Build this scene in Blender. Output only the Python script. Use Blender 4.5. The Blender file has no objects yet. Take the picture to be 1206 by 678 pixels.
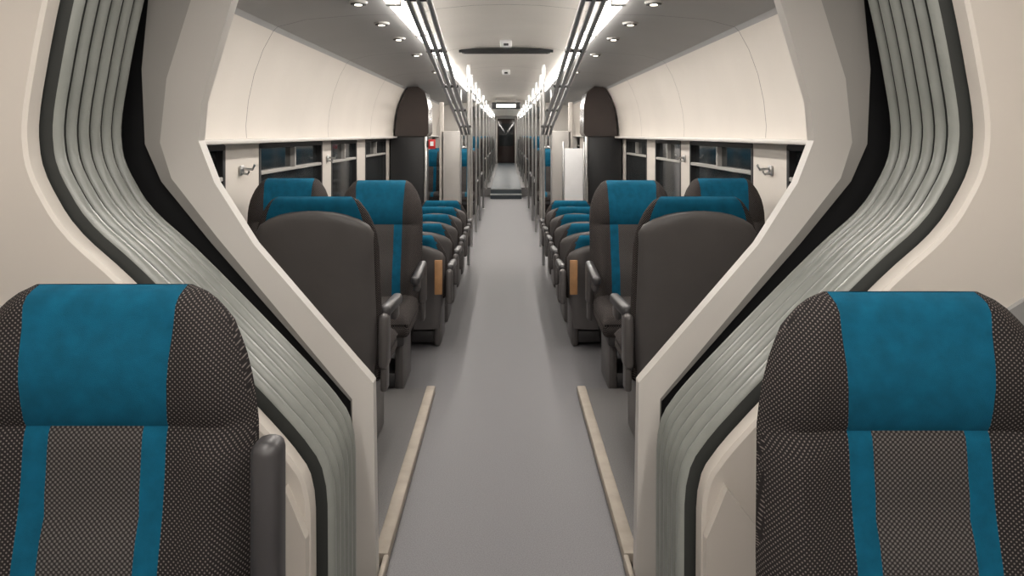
import bpy, bmesh, math
from mathutils import Vector, Matrix
S=bpy.context.scene
try:
    S.view_settings.view_transform='Standard'
    S.view_settings.look='None'
except Exception: pass
# ---------------- materials ----------------
def mat(name,col,rough=.5,metal=0,emit=None,es=0,noise=None,bump=0,bscale=200,spec=None,coat=0):
    m=bpy.data.materials.new(name); m.use_nodes=True
    n=m.node_tree.nodes; l=m.node_tree.links; b=n['Principled BSDF']
    b.inputs['Base Color'].default_value=(*col,1); b.inputs['Roughness'].default_value=rough
    b.inputs['Metallic'].default_value=metal
    if spec is not None: b.inputs['Specular IOR Level'].default_value=spec
    if coat: b.inputs['Coat Weight'].default_value=coat
    if emit: 
        b.inputs['Emission Color'].default_value=(*emit,1); b.inputs['Emission Strength'].default_value=es
    tc=n.new('ShaderNodeTexCoord')
    if noise:
        sc,amt=noise
        t=n.new('ShaderNodeTexNoise'); t.inputs['Scale'].default_value=sc; t.inputs['Detail'].default_value=4
        l.new(tc.outputs['Object'],t.inputs['Vector'])
        r=n.new('ShaderNodeMapRange'); r.inputs[1].default_value=.3; r.inputs[2].default_value=.7
        r.inputs[3].default_value=1-amt; r.inputs[4].default_value=1+amt
        l.new(t.outputs['Fac'],r.inputs[0])
        v=n.new('ShaderNodeVectorMath'); v.operation='SCALE'; v.inputs[0].default_value=col
        l.new(r.outputs[0],v.inputs['Scale']); l.new(v.outputs[0],b.inputs['Base Color'])
    if bump:
        t2=n.new('ShaderNodeTexNoise'); t2.inputs['Scale'].default_value=bscale
        l.new(tc.outputs['Object'],t2.inputs['Vector'])
        bp=n.new('ShaderNodeBump'); bp.inputs['Strength'].default_value=bump; bp.inputs['Distance'].default_value=.002
        l.new(t2.outputs['Fac'],bp.inputs['Height']); l.new(bp.outputs[0],b.inputs['Normal'])
    return m
def fabric(name,dark,light,pitch,thr):
    m=bpy.data.materials.new(name); m.use_nodes=True
    n=m.node_tree.nodes; l=m.node_tree.links; b=n['Principled BSDF']; b.inputs['Roughness'].default_value=.9
    tc=n.new('ShaderNodeAttribute'); tc.attribute_name='fab'; sp=n.new('ShaderNodeSeparateXYZ'); l.new(tc.outputs['Vector'],sp.inputs[0])
    def M(op,a,bv=None):
        x=n.new('ShaderNodeMath'); x.operation=op
        for i,v in enumerate((a,bv)):
            if v is None: continue
            if isinstance(v,(int,float)): x.inputs[i].default_value=v
            else: l.new(v,x.inputs[i])
        return x.outputs[0]
    k=2*math.pi/pitch
    sx=M('SINE',M('MULTIPLY',sp.outputs[0],k))
    sz=M('SINE',M('MULTIPLY',sp.outputs[1],k))
    r=n.new('ShaderNodeMapRange'); l.new(M('MULTIPLY',sx,sz),r.inputs[0]); r.inputs[1].default_value=thr; r.inputs[2].default_value=thr+.35
    mx=n.new('ShaderNodeMix'); mx.data_type='RGBA'
    l.new(r.outputs[0],mx.inputs[0]); mx.inputs[6].default_value=(*dark,1); mx.inputs[7].default_value=(*light,1)
    l.new(mx.outputs[2],b.inputs['Base Color'])
    b.inputs['Specular IOR Level'].default_value=.2
    return m
CREAM=mat('cream_panel',(.59,.545,.495),.45,noise=(1.5,.04))
COLLAR=mat('frame_lacquer',(.52,.495,.465),.4,noise=(2,.03))
GREY_SHADE=mat('frame_grey_shade',(.33,.315,.295),.5,noise=(2,.03))  # darkened collar lacquer, shade painted into the bevel; plain grey on small fittings
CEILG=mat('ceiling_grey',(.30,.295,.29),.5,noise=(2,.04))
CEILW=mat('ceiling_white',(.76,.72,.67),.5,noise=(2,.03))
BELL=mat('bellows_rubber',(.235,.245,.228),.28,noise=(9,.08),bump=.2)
BELLD=mat('bellows_fold_shade',(.018,.020,.018),.6,noise=(9,.08))  # darkened copy of the rubber, crease shade painted into the fold valleys
BLACK=mat('black_rubber',(.008,.008,.009),.5,noise=(9,.1))
GLOSSB=mat('dark_gloss_panel',(.028,.02,.018),.22,noise=(4,.1))
GLASS=mat('night_window_glass',(.016,.018,.019),.08,noise=(3,.2))
FLOOR=mat('floor_vinyl',(.142,.139,.147),.55,noise=(260,.28),bump=.15,spec=.35)
PLAT=mat('platform_vinyl',(.13,.125,.125),.55,noise=(200,.2))
TRIM=mat('beige_trim',(.34,.30,.255),.6,noise=(12,.12),spec=.2)
BLUE=mat('blue_velour',(.002,.080,.142),.9,noise=(25,.18),bump=.5,bscale=900,spec=.2)
PLAST=mat('seat_shell_plastic',(.082,.075,.074),.42,noise=(6,.08),bump=.2,bscale=500)
DARKP=mat('armrest_plastic',(.040,.038,.040),.4,noise=(6,.1))
PAT=fabric('woven_fabric',(.015,.0125,.0125),(.15,.13,.122),.0095,.34)
PAT2=fabric('woven_fabric_fine',(.024,.021,.021),(.12,.11,.105),.0095,.0)
CHROME=mat('brushed_steel',(.55,.55,.55),.3,1,noise=(30,.08))
LIGHT=mat('light_diffuser',(.9,.9,.9),.4,emit=(1,.955,.89),es=20,noise=(3,.01))
SPOT=mat('spot_lens',(.9,.9,.9),.4,emit=(1,.9,.75),es=4,noise=(3,.01))
RED=mat('red_sign',(.5,.02,.02),.5,noise=(20,.1))
WHITE=mat('white_sign',(.75,.75,.76),.4,noise=(5,.04))
WOOD=mat('plywood',(.32,.17,.075),.5,noise=(14,.2))
STEP=mat('step_vinyl',(.04,.052,.062),.5,noise=(60,.15))
# ---------------- mesh builder ----------------
class MB:
    def __init__(s): s.v=[];s.f=[];s.m=[];s.mats=[];s.uv=[]
    def mi(s,m):
        if m not in s.mats: s.mats.append(m)
        return s.mats.index(m)
    def add(s,vs,fs,m,uv=None):
        o=len(s.v); s.v+= [tuple(v) for v in vs]
        s.uv+= uv if uv else [(v[0],v[2]-v[1]) for v in vs]
        for i,f in enumerate(fs):
            s.f.append(tuple(a+o for a in f)); s.m.append(s.mi(m[i] if isinstance(m,list) else m))
    def box(s,x0,x1,y0,y1,z0,z1,m,bev=0,seg=2,rot=None,piv=None):
        bm=bmesh.new(); bmesh.ops.create_cube(bm,size=1)
        for v in bm.verts: v.co=Vector((v.co.x*abs(x1-x0),v.co.y*abs(y1-y0),v.co.z*abs(z1-z0)))
        if bev: bmesh.ops.bevel(bm,geom=bm.edges[:],offset=bev,segments=seg,affect='EDGES',profile=.5)
        c=Vector(((x0+x1)/2,(y0+y1)/2,(z0+z1)/2))
        vs=[]
        for v in bm.verts:
            p=v.co+c
            if rot is not None:
                pv=Vector(piv) if piv else c
                p=rot@(p-pv)+pv
            vs.append(p)
        bm.verts.index_update(); bm.verts.ensure_lookup_table()
        fs=[[v.index for v in f.verts] for f in bm.faces]; bm.free()
        s.add(vs,fs,m)
    def tube(s,pts,r,m,n=12):
        pts=[Vector(p) for p in pts]; vs=[];fs=[]
        for i,p in enumerate(pts):
            d=(pts[min(i+1,len(pts)-1)]-pts[max(i-1,0)]).normalized()
            a=Vector((1,0,0)) if abs(d.x)<.9 else Vector((0,1,0))
            u=d.cross(a).normalized(); w=d.cross(u)
            for k in range(n):
                t=2*math.pi*k/n; vs.append(p+u*math.cos(t)*r+w*math.sin(t)*r)
        for i in range(len(pts)-1):
            for k in range(n):
                fs.append((i*n+k,i*n+(k+1)%n,(i+1)*n+(k+1)%n,(i+1)*n+k))
        fs.append(tuple(range(n))); fs.append(tuple(range((len(pts)-1)*n,len(pts)*n)))
        s.add(vs,fs,m)
    def loft(s,rings,m,matf=None,arc=False):
        n=len(rings[0]); vs=[p for r in rings for p in r]; fs=[];ms=[]
        for i in range(len(rings)-1):
            for k in range(n-1):
                fs.append((i*n+k,i*n+k+1,(i+1)*n+k+1,(i+1)*n+k)); ms.append(matf(i,k) if matf else m)
        uv=None
        if arc:
            uv=[];vv=0;c=n//2
            for i,r in enumerate(rings):
                if i: vv+=(Vector(r[c])-Vector(rings[i-1][c])).length
                row=[0]*n
                for k in range(c+1,n): row[k]=row[k-1]+(Vector(r[k])-Vector(r[k-1])).length
                for k in range(c-1,-1,-1): row[k]=row[k+1]-(Vector(r[k])-Vector(r[k+1])).length
                uv+=[(u,vv) for u in row]
        s.add(vs,fs,ms,uv)
    def mesh(s,name,smooth=35,merge=True):
        me=bpy.data.meshes.new(name); me.from_pydata(s.v,[],s.f)
        for m in s.mats: me.materials.append(m)
        for p,i in zip(me.polygons,s.m): p.material_index=i
        at=me.attributes.new('fab','FLOAT_VECTOR','POINT')
        at.data.foreach_set('vector',[c for u in s.uv for c in (u[0],u[1],0.0)])
        bm=bmesh.new(); bm.from_mesh(me)
        if merge: bmesh.ops.remove_doubles(bm,verts=bm.verts,dist=1e-5)
        bmesh.ops.recalc_face_normals(bm,faces=bm.faces)
        bm.to_mesh(me); bm.free()
        if smooth:
            for p in me.polygons: p.use_smooth=True
            me.set_sharp_from_angle(angle=math.radians(smooth))
        return me
    def obj(s,name,smooth=35):
        return put(name,s.mesh(name,smooth))
def put(name,me,loc=(0,0,0),rz=0,sc=(1,1,1),parent=None):
    o=bpy.data.objects.new(name,me); S.collection.objects.link(o)
    o.location=loc; o.rotation_euler=(0,0,rz); o.scale=sc
    if parent: o.parent=parent
    return o
def lerp_tab(t,x):
    if x<=t[0][0]: return t[0][1]
    for (a,b),(c,d) in zip(t,t[1:]):
        if x<=c: return b+(d-b)*(x-a)/(c-a)
    return t[-1][1]
# ---------------- seats ----------------
WT=[(.30,.225),(.45,.245),(.6,.255),(.93,.252),(1.0,.238),(1.05,.216),(1.085,.193),(1.105,.175),(1.12,.148)]
WT2=[(.30,.27),(.45,.295),(.6,.302),(.86,.292),(.93,.282),(1.0,.262),(1.05,.240),(1.085,.210),(1.105,.184),(1.12,.153)]
def build_seat(name,H=1.12,arms=True,headz=.862,E=.136,SI=.086,T=WT,RK=.2):
    mb=MB(); d=1.12-H
    def w(z): return lerp_tab(T,z+d if z+d>.6 else .6 if z>.45 else z)
    def rc(z): return max(0,z-.42)*RK
    low=H<1
    capz=H-.055 if low else headz
    if low: zs=[.38,.45,.52,.58,.63,capz,H-.04,H-.025,H-.012,H-.004,H]
    else: zs=[.38,.42,.46,.50,.54,.58,.62,.66,.70,.74,.78,.82,.85,capz,.875,.91,.95,.99,1.02,1.05,1.07,1.09,1.105,1.113,1.12]
    def cols(z):
        W=w(z); e=E+.012*max(0,(z-capz)/(H-capz)) if z>=capz else E
        e=min(e,W*.95)
        pos=[0,SI*.45,SI,e]+[e+(W-e)*t for t in (.2,.4,.6,.75,.87,.95,1)]
        return [-p for p in reversed(pos[1:])]+pos
    def prof(x,z,side):
        W=w(z); t=min(1,abs(x)/W)
        e=(max(0,1-t**5))**.5
        tz=max(0,(z-(H-.05))/.05); e*=(max(0,1-tz**2.5))**.5*.92+.08 if t<1 else 1
        if side<0:
            b=.045
            b+=.035*math.exp(-((t-.78)/.16)**2)*(1 if z<capz-.02 else .5)
            if not low:
                b+=.02*math.exp(-((z-.97)/.08)**2)+.018*math.exp(-((z-.58)/.1)**2)
                b-=.010*math.exp(-((z-capz)/.012)**2)
                b-=.006*math.exp(-((z-.70)/.012)**2)*(t<.36)
            return rc(z)-b*e
        return rc(z)+.035*e
    def mf_front(i,k):
        z=(zs[i]+zs[i+1])/2; c=cols(z); j=k-len(c)//2; j=j if j>=0 else -j-1
        if z>capz: return BLUE if j<3 else PAT
        if low: return PAT2
        return BLUE if j==2 else (PAT2 if j<2 else PAT)
    mb.loft([[(x,prof(x,z,-1),z) for x in cols(z)] for z in zs],None,mf_front,arc=True)
    def mf_back(i,k):
        z=(zs[i]+zs[i+1])/2; c=cols(z); x=abs((c[k]+c[k+1])/2)
        return BLUE if z>H-.13 and x<.6*w(z)+.06 else PAT
    mb.loft([[(x,prof(x,z,1),z) for x in cols(z)] for z in zs],None,mf_back,arc=True)
    top=H-.055
    zz=[.14,.22,.32,.42,.5]+([.6,.7,.8,.88] if not low else [.56])+[top-.13,top-.09,top-.06,top-.035,top-.017,top-.006,top]
    def ws(z):
        tz=max(0,(z-(top-.13))/.13); W=lerp_tab([(.14,.19),(.3,.215),(.5,.235),(.9,.235)],z)
        W=min(W,w(z)-.008)
        return W*(max(0,1-tz**3.0))**.5+.02*(tz)
    def shell(z):
        out=[]
        for t in (-1,-.97,-.9,-.75,-.5,-.25,0,.25,.5,.75,.9,.97,1):
            tz=max(0,(z-(top-.06))/.06)
            q=(max(0,1-abs(t)**4))**.5*(.45+.55*(max(0,1-tz**2))**.5)
            y=rc(z)+.022+.042*q+.012*math.exp(-((z-.45)/.15)**2)*q
            out.append((t*ws(z),y,z))
        return out
    mb.loft([shell(z) for z in zz],PLAST)
    mb.box(-.19,.19,-.02,.03,.14,.42,PLAST,.01)
    cx=[-.245,-.235,-.21,-.17,-.136,-.086,-.04,0,.04,.086,.136,.17,.21,.235,.245]
    cy=[.02,-.08,-.2,-.3,-.38,-.43,-.46,-.478,-.485]
    def ctop(x,y):
        t=abs(x)/.245; u=min(1,max(0,(-y-.36)/.125))
        z=.40+.065*(max(0,1-t**6))**.5*(max(0,1-u**3))**.5
        z+=.015*math.exp(-((t-.78)/.15)**2)*(1-u)-.02*math.exp(-((y+.12)/.12)**2)*(1-t*t)
        return z
    def mc(i,k):
        x=abs((cx[k]+cx[k+1])/2)
        return BLUE if .086<x<.137 else (PAT2 if x<.137 else PAT)
    mb.loft([[(x,y,ctop(x,y)) for x in cx] for y in cy],None,mc,arc=True)
    mb.box(-.245,.245,-.485,.02,.325,.405,PAT,.03,3)
    mb.box(-.215,.215,-.44,0,.27,.34,DARKP,.015)
    mb.box(-.20,-.15,-.36,-.04,.0,.30,PLAST,.02)
    mb.box(.15,.20,-.36,-.04,.0,.30,PLAST,.02)
    mb.box(-.17,.17,-.34,-.06,.02,.10,DARKP,.01)
    if arms:
        hz=.62 if not low else .52
        for sx in (-1,1):
            x=sx*.262
            mb.box(x-.024,x+.024,-.36,.03,hz-.03,hz+.02,DARKP,.018,3,rot=Matrix.Rotation(math.radians(4),3,'X'))
            mb.box(x-.020,x+.020,-.03,.075,hz-.22,hz+.005,PLAST,.018,3)
            mb.box(x-.018,x+.018,-.30,-.22,hz-.09,hz-.02,PLAST,.015,2)
            mb.box(x-.014,x+.014,-.02,.05,.30,hz-.15,PLAST,.01,2)
    return mb.mesh(name,40)
seat=build_seat('train_seat')
seat_wide=build_seat('train_seat_wide',arms=False,E=.134,SI=.088,T=WT2,RK=.09)
low=build_seat('low_back_seat',H=.75)
PI=math.pi
def aisle_seat(x,y,rz=0,sc=(1,1,1),z=0,me=seat): return put('train_seat',me,(x,y,z),rz,sc)
fl=aisle_seat(-.770,1.39,0,(1,1,.987),0,seat_wide)
fr=aisle_seat(.780,1.40,0,(1,1,.972),0,seat_wide)
aisle_seat(-1.345,1.42,0,(.86,1,.987),0,seat_wide); aisle_seat(1.352,1.42,0,(.86,1,.972),0,seat_wide)
a=MB(); a.box(-.027,.027,-.035,.035,.46,.865,DARKP,.022,3); a.box(-.02,.02,-.01,.06,.40,.52,PLAST,.015,2)
put('folded_armrest',a.mesh('folded_armrest'),(.342,-.06,0),0,parent=fl)
for sx in (-1,1):
    aisle_seat(sx*.77,3.11,PI,z=.03); aisle_seat(sx*1.325,3.11,PI,z=.03)
    aisle_seat(sx*.755,4.36); aisle_seat(sx*1.32,4.40,z=.01)
    for k in range(5):
        y=4.83+.62*k
        o=put('low_back_seat',low,(sx*.63,y,0),PI); put('low_back_seat',low,(sx*1.21,y,0),PI)
        if k==0:
            b=MB(); b.box(-.025,.025,.0,.012,.38,.60,WOOD,.004); put('plywood_plate',b.mesh('plywood_plate'),(sx*.20,.125,0),0,parent=o)
y=12.3
while y<15.6:
    for x in (-1.30,-.745,.745,1.30): aisle_seat(x,y,z=0)
    y+=.86
y=17.4
while y<30:
    for x in (-1.30,-.745,.745,1.30): aisle_seat(x,y,z=.2)
    y+=.9
# ---------------- room shell ----------------
NEAR0,NEAR1=-3.0,1.83
FAR0,FAR1=2.40,31.0
WX=1.62
mb=MB(); mb.box(-1.7,1.7,NEAR0-.1,FAR1+.1,-.1,0,FLOOR); mb.obj('floor',0)
wins=[(-2.2,1.0),(2.75,4.25),(4.85,6.5),(6.85,8.0),(8.5,9.95),(11.9,13.4),(13.9,15.4),(16.2,17.8),(18.3,19.9),(20.4,22.0),(22.5,24.1),(24.6,26.2),(26.7,28.3),(28.8,30.4)]
WZ0,WZ1=.72,1.335
def wall(side,name):
    mb=MB(); x0,x1=(WX,WX+.07) if side>0 else (-WX-.07,-WX)
    for (a,b) in ((NEAR0,NEAR1),(FAR0,FAR1)):
        mb.box(x0,x1,a,b,0,WZ0,CREAM); mb.box(x0,x1,a,b,WZ1,2.3,CREAM)
        ws=[w for w in wins if a<=w[0]<b]; e=a
        for w_ in ws:
            mb.box(x0,x1,e,w_[0],WZ0,WZ1,CREAM); e=w_[1]
        mb.box(x0,x1,e,b,WZ0,WZ1,CREAM)
    return mb.obj(name,0)
wall(-1,'wall_left'); wall(1,'wall_right')
wn=1
for side in (-1,1):
    for (a,b) in wins:
        mb=MB(); X=side*WX
        xa,xb=X+side*.035,X+side*.05
        mb.box(min(xa,xb),max(xa,xb),a,b,WZ0,WZ1,GLASS)
        def fr_(y0,y1,z0,z1,d=.05,m=BLACK):
            p,q=X-side*.004,X+side*d; mb.box(min(p,q),max(p,q),y0,y1,z0,z1,m,.004,1)
        fr_(a-.01,a+.03,WZ0,WZ1); fr_(b-.03,b+.01,WZ0,WZ1); fr_(a,b,WZ0-.01,WZ0+.03); fr_(a,b,WZ1-.03,WZ1+.005)
        fr_(a+.03,b-.03,1.13,1.155,.045,GREY_SHADE)
        mid=(a+b)/2; fr_(mid-.012,mid+.012,1.155,WZ1-.03,.045,GREY_SHADE)
        mb.obj('window_%d'%wn,0); wn+=1
mb=MB(); mb.box(-1.7,1.7,NEAR0-.08,NEAR0,0,2.35,CREAM); mb.box(-.45,.45,NEAR0,NEAR0+.02,0,2.0,GREY_SHADE,.01); mb.obj('wall_back',0)
mb=MB(); mb.box(-1.7,1.7,FAR1,FAR1+.08,0,2.35,CEILG); mb.obj('wall_far',0)
mb=MB(); mb.box(-.36,.36,FAR1-.04,FAR1-.002,.2,2.05,GLOSSB,.02)
mb.box(-.30,.30,FAR1-.05,FAR1-.03,.9,1.85,GLASS,.01); mb.box(-.42,-.37,FAR1-.05,FAR1-.002,.2,2.1,COLLAR,.01); mb.box(.37,.42,FAR1-.05,FAR1-.002,.2,2.1,COLLAR,.01)
mb.obj('door_1')
half=[(1.56,1.365),(1.565,1.45),(1.55,1.6),(1.515,1.76),(1.46,1.91),(1.40,2.02),(1.375,2.045),(1.2,2.09),(.9,2.115),(.64,2.12),(.64,2.15),(.55,2.15),(.55,2.125),(.4,2.155),(.2,2.175),(0,2.18)]
full=[(-x,z) for x,z in half]+[(x,z) for x,z in reversed(half[:-1])]
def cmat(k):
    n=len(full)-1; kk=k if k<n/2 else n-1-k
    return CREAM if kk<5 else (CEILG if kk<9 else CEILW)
mb=MB()
for a,b in ((NEAR0,NEAR1),(FAR0,FAR1)):
    mb.loft([[(x*1.006,y,z+.012) for x,z in full] for y in (a,b)],BLACK)
    L=2.06
    n=max(1,round((b-a)/L)); st=(b-a)/n
    for i in range(n):
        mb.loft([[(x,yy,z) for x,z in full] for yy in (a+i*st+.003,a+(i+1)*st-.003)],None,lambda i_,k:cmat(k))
mb.box(-1.7,1.7,NEAR0-.08,NEAR1,2.2,2.35,CEILW); mb.box(-1.7,1.7,FAR0,FAR1+.08,2.2,2.35,CEILW)
mb.obj('ceiling',30)
i=1
for side in (-1,1):
    for a,b in ((NEAR0,NEAR1),(FAR0,10.2),(12,FAR1)):
        mb=MB(); mb.box(side*1.50 if side>0 else -1.62,1.62 if side>0 else -1.50,a,b,1.345,1.372,COLLAR,.008); mb.obj('trim_%d'%i); i+=1
# ---------------- gangway ----------------
def chaikin(p,it=2,r=.25):
    for _ in range(it):
        q=[p[0]]
        for a,b in zip(p,p[1:]):
            q.append((a[0]*(1-r)+b[0]*r,a[1]*(1-r)+b[1]*r)); q.append((a[0]*r+b[0]*(1-r),a[1]*r+b[1]*(1-r)))
        q.append(p[-1]); p=q
    return p
def mirror(h): return [(-x,z) for x,z in h]+[(x,z) for x,z in reversed(h[:-1])]
def offset(p,d):
    out=[]
    for i,(x,z) in enumerate(p):
        a=p[max(0,i-1)]; b=p[min(len(p)-1,i+1)]
        tx,tz=b[0]-a[0],b[1]-a[1]; L=math.hypot(tx,tz) or 1
        nx,nz=tz/L,-tx/L
        if i in (0,len(p)-1): nz=0
        out.append((x+nx*d,max(0,z+nz*d)))
    return out
PB=[(.445,0),(.445,.30),(.447,.56),(.53,.675),(.90,1.055),(1.05,1.185),(1.125,1.32),(1.135,1.43),(1.095,1.66),(1.05,1.86),(1.0,2.0),(.82,2.10),(.4,2.14),(0,2.15)]
pb=mirror(chaikin(PB,2,.2))
mb=MB()
Y0,Y1,NF=1.83,2.19,6
FL=.014
rings=[];mf=[]
for f in range(NF):
    for t,am in ((0,-.033),(.13,-.033),(.19,.002),(.25,.011),(.36,.018),(.5,.020),(.64,.015),(.75,.004),(.86,-.016)):
        pr=(f+t)/NF
        rings.append([(x,Y0+(Y1-Y0)*pr,z) for x,z in offset(pb,am-FL*pr)])
        mf.append(BELLD if t<.15 or t>.80 else BELL)  # shade between ribs painted as dark valley faces
rings.append([(x,Y1,z) for x,z in offset(pb,-.033-FL)])
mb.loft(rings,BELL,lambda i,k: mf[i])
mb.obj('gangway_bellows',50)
mb=MB()
mb.loft([[(x,y,z) for x,z in offset(pb,o)] for y,o in ((2.191,-.045),(2.193,-.025),(2.198,-.025),(2.202,-.12),(2.255,-.12),(2.26,-.05))],BLACK)
mb.obj('gangway_seal_ring',40)
mb=MB()
pn=offset(pb,-.02)
outer=[]
n=len(pn); mid=n//2
for i,(x,z) in enumerate(pn):
    s=-1 if i<mid else (1 if i>mid else 0)
    if z<1.98: outer.append((s*1.62,z))
    else:
        t=abs(x)/1.0; outer.append((s*min(1.62,1.62*t),2.25))
mb.loft([[(x,1.78,z) for x,z in outer],[(x,1.78,z) for x,z in offset(pn,-.016)],[(x,1.786,z) for x,z in offset(pn,-.006)],[(x,1.828,z) for x,z in offset(pn,-.004)],[(x,1.828,z) for x,z in outer]],CREAM)
for s in (-1,1):
    def pl(pts,y0,y1,m):
        vs=[(s*x,y0,z) for x,z in pts]+[(s*x,y1,z) for x,z in pts]; n_=len(pts)
        fs=[tuple(range(n_)),tuple(range(n_,2*n_))]+[(k,(k+1)%n_,(k+1)%n_+n_,k+n_) for k in range(n_)]
        mb.add(vs,fs,m)
    pl([(.475,0),(.475,.44),(.525,.56),(.60,.46),(.60,0)],1.75,1.78,CREAM)
    pl([(1.62,1.24),(1.14,.94),(1.12,.85),(1.12,.2),(1.62,.2)],1.765,1.78,CEILG)
mb.obj('bulkhead_panel',20)
C=[(.40,0),(.41,.632),(.779,1.06),(.90,1.25),(.95,1.38),(.94,1.50),(.845,1.82),(.80,1.96),(.66,2.06),(0,2.10)]
A=[(.466,0),(.478,.58),(.905,1.065),(1.06,1.255),(1.11,1.37),(1.12,1.60),(1.10,1.81),(1.04,2.02),(.9,2.14),(0,2.19)]
B=[(.462,0),(.472,.59),(.885,1.085),(1.025,1.265),(1.06,1.375),(1.04,1.57),(.95,1.86),(.89,2.02),(.75,2.12),(0,2.15)]
A2,B2,C2=mirror(A),mirror(B),mirror(C)
nA=len(A2)
outer=[]
for i,(x,z) in enumerate(A2):
    s=-1 if i<nA//2 else (1 if i>nA//2 else 0)
    outer.append((s*1.62,z) if z<1.9 else (s*min(1.62,1.62*abs(x)/.9),2.25))
mb=MB()
R=[[(x,2.30,z) for x,z in A2],[(x,2.270,z) for x,z in A2],[(x,2.262,z) for x,z in B2],[(x,2.28,z) for x,z in C2],[(x,2.33,z) for x,z in C2],[(x*1.03,2.36,z) for x,z in C2],[(x,2.39,z) for x,z in outer]]
mb.loft(R,None,lambda i,k: GREY_SHADE if i<2 else COLLAR)  # shadow on the outer bevel is put into its colour
mb.loft([[(x,2.30,z) for x,z in A2],[(x,2.31,z) for x,z in outer]],BLACK)
mb.obj('gangway_frame',18)
for s in (-1,1):
    mb=MB()
    mb.box(*( (.425,1.61) if s>0 else (-1.61,-.425)),2.45,3.98,0,.03,PLAT)
    mb.box(*( (.383,.43) if s>0 else (-.43,-.383)),2.40,4.0,0,.04,TRIM,.006)
    mb.box(*( (.380,.398) if s>0 else (-.398,-.380)),1.84,2.40,0,.038,TRIM,.006)
    mb.obj('seat_platform')
# ---------------- vestibule ----------------
for s in (-1,1):
    mb=MB()
    def B_(x0,x1,*a,**k):
        lo,hi=sorted((s*x0,s*x1)); mb.box(lo,hi,*a,**k)
    pts=[(1.54,1.37),(1.10,1.37),(1.07,1.42),(1.075,1.80),(1.12,1.98),(1.22,2.06),(1.34,2.05),(1.39,2.0),(1.5,1.76)]
    vs=[(s*x,10.2,z) for x,z in pts]+[(s*x,10.75,z) for x,z in pts]; n_=len(pts)
    mb.add(vs,[tuple(range(n_)),tuple(range(n_,2*n_))]+[(k,(k+1)%n_,(k+1)%n_+n_,k+n_) for k in range(n_)],GLOSSB)
    B_(1.12,1.60,10.22,10.7,0,1.37,BLACK,.01)
    B_(1.09,1.13,10.18,10.24,0,1.37,CHROME,.01)
    mb.obj('equipment_cabinet',30)
    mb=MB(); B_(1.56,1.60,10.8,11.8,0,1.98,GLOSSB,.02); B_(1.545,1.57,10.9,11.25,.7,1.8,GLASS,.02); B_(1.545,1.57,11.35,11.7,.7,1.8,GLASS,.02)
    mb.obj('door_%d'%(2 if s<0 else 3))
    mb=MB()
    B_(.98,1.05,11.6,11.64,0.05,1.9,CREAM,.01)
    B_(.72,1.02,11.6,11.63,.3,1.45,COLLAR,.01); B_(.70,.72,11.59,11.64,0,2.1,CHROME)
    mb.obj('draught_screen')
mb=MB(); mb.box(-1.065,-.97,10.12,10.15,1.20,1.33,RED,.004); mb.box(-1.04,-.995,10.11,10.121,1.24,1.30,WHITE)
mb.box(-1.085,-1.05,10.12,10.17,1.22,1.31,BLACK)
mb.obj('emergency_sign')
mb=MB(); mb.box(.78,1.03,9.88,9.91,.47,1.21,WHITE,.01); mb.box(.755,.78,9.87,9.92,0,1.3,CHROME,.005); mb.box(1.03,1.055,9.87,9.92,0,1.3,CHROME,.005)
mb.obj('notice_board')
for s in (-1,1):
    mb=MB()
    for dx in (-.05,0,.05):
        mb.tube([(s*(.42+dx),3.25,2.11),(s*(.42+dx),3.45,2.06),(s*(.44+dx*.8),7.75,1.47),(s*(.43+dx*.8),7.9,1.40),(s*(.43+dx*.8),7.9,1.25)],.015,CHROME)
    for t in (.02,.25,.5,.75,.98):
        y=3.45+4.3*t; z=2.06-.59*t; mb.box(-.49 if s<0 else .36,-.36 if s<0 else .49,y-.015,y+.015,z-.012,z+.012,DARKP,.005)
    mb.tube([(s*.40,7.9,0),(s*.40,7.9,2.14)],.017,CHROME)
    mb.tube([(s*.39,7.9,1.26),(s*.48,7.9,1.26)],.014,CHROME)
    mb.obj('grab_rail')
    mb=MB()
    mb.tube([(s*.43,8.2,1.93),(s*.43,29,1.93)],.014,CHROME)
    for y in (9.2,10.6,12.0,14.0,16.2,18.5,21,24,27):
        mb.tube([(s*.43,y,.0 if y<16.2 else .2),(s*.43,y,2.14)],.016,CHROME)
    mb.obj('handrail_with_poles')
mb=MB()
y=16.65
hp=mirror([(1.02,0.2),(1.02,1.2),(1.1,1.4),(1.0,1.8),(.85,2.0),(.5,2.07),(0,2.09)])
op=mirror([(1.6,0.2),(1.6,1.2),(1.6,1.4),(1.6,1.8),(1.5,2.05),(.7,2.17),(0,2.2)])
mb.loft([[(x,y,z) for x,z in op],[(x,y,z) for x,z in hp],[(x,y+.15,z) for x,z in hp],[(x,y+.15,z) for x,z in op]],COLLAR)
mb.obj('portal_frame',20)
mb=MB()
mb.box(-.34,.34,16.0,16.3,0,.10,STEP,.008); mb.box(-.34,.34,16.3,FAR1-.06,0,.2,STEP,.008)
mb.box(-.34,.34,15.985,16.0,.08,.10,CHROME); mb.box(-.34,.34,16.285,16.3,.18,.2,CHROME)
mb.box(-1.6,-.34,16.6,FAR1-.06,0,.2,PLAT); mb.box(.34,1.6,16.6,FAR1-.06,0,.2,PLAT)
mb.obj('aisle_steps')
mb=MB(); mb.box(-.40,.40,6.6,6.75,2.135,2.16,BLACK,.004); mb.box(-.42,.42,6.585,6.6,2.13,2.165,BLACK); mb.box(-.38,.38,6.69,6.70,2.128,2.14,BLACK); mb.obj('ceiling_vent')
for y in (6.1,8.9):
    mb=MB(); mb.box(-.05,.05,y-.05,y+.05,2.115,2.178,WHITE,.02,3); mb.box(-.02,.02,y-.055,y-.045,2.125,2.145,BLACK,.003); mb.obj('smoke_detector')
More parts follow.
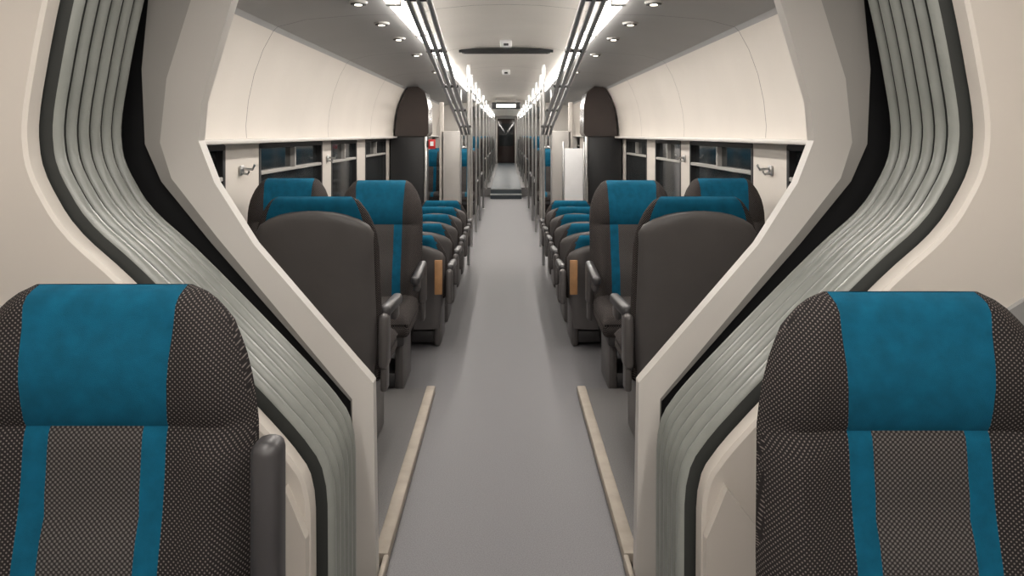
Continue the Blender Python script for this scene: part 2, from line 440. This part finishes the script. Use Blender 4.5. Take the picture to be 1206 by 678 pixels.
mb=MB(); mb.box(-.3,.3,15.5,15.56,1.93,2.07,BLACK,.01); mb.box(-.2,.2,15.49,15.5,1.96,2.03,SPOT); mb.box(-.22,-.2,15.5,15.55,2.06,2.15,CHROME); mb.box(.2,.22,15.5,15.55,2.06,2.15,CHROME); mb.obj('information_display')
def strip(a,b):
    L=1.25; y=a
    while y+.3<b:
        e=min(b,y+L)
        for s in (-1,1):
            mb=MB(); xs=sorted((s*.565,s*.63)); mb.box(xs[0],xs[1],y,e-.06,2.085,2.14,LIGHT,.012); 
            mb.box(xs[0]-.008,xs[1]+.008,e-.06,e,2.082,2.145,GREY_SHADE,.004)
            mb.obj('ceiling_light_strip')
        y=e
strip(-2.8,1.6); strip(2.7,10.1); strip(10.3,16.4); strip(17,30.5)
for s in (-1,1):
    for y in (4.0,4.75,5.5,6.6,8.4):
        mb=MB(); x=s*.80; z=2.115
        mb.tube([(x,y,z-.010),(x,y,z+.004)],.050,GREY_SHADE,20); mb.tube([(x,y,z-.014),(x,y,z)],.042,BLACK,20); mb.tube([(x,y,z-.018),(x,y,z)],.020,SPOT,16)
        mb.obj('ceiling_spotlight')
    for y in (4.5,6.68):
        mb=MB(); x=s*1.615
        mb.box(min(x,x-s*.012),max(x,x-s*.012),y-.03,y+.03,1.15,1.21,CHROME,.005)
        mb.tube([(x,y,1.19),(x-s*.07,y,1.185),(x-s*.085,y,1.215)],.008,CHROME); mb.tube([(x,y,1.165),(x-s*.04,y,1.155),(x-s*.05,y,1.175)],.007,CHROME)
        mb.obj('coat_hook')
# ---------------- lights ----------------
def area(y0,y1,p,x):
    d=bpy.data.lights.new('ceiling_lamp','AREA'); d.shape='RECTANGLE'; d.size=.06; d.size_y=y1-y0; d.energy=p; d.color=(1,.94,.87)
    o=bpy.data.objects.new('ceiling_lamp',d); S.collection.objects.link(o); o.location=(x,(y0+y1)/2,2.075)
for s in (-.6,.6):
    area(-2.8,1.5,24,s); area(2.7,10,40,s); area(10.3,16.4,28,s); area(17,30.5,36,s)
w=bpy.data.worlds.new('night'); S.world=w; w.use_nodes=True
w.node_tree.nodes['Background'].inputs[0].default_value=(.02,.025,.04,1); w.node_tree.nodes['Background'].inputs[1].default_value=.3
c=bpy.data.cameras.new('camera'); co=bpy.data.objects.new('camera',c); S.collection.objects.link(co)
co.location=(0,0,1.4); co.rotation_euler=(math.radians(90),0,0)
c.sensor_width=36; c.lens=870/1206*36; c.shift_y=-181/1206; c.shift_x=7/1206; c.clip_start=.05
S.camera=co
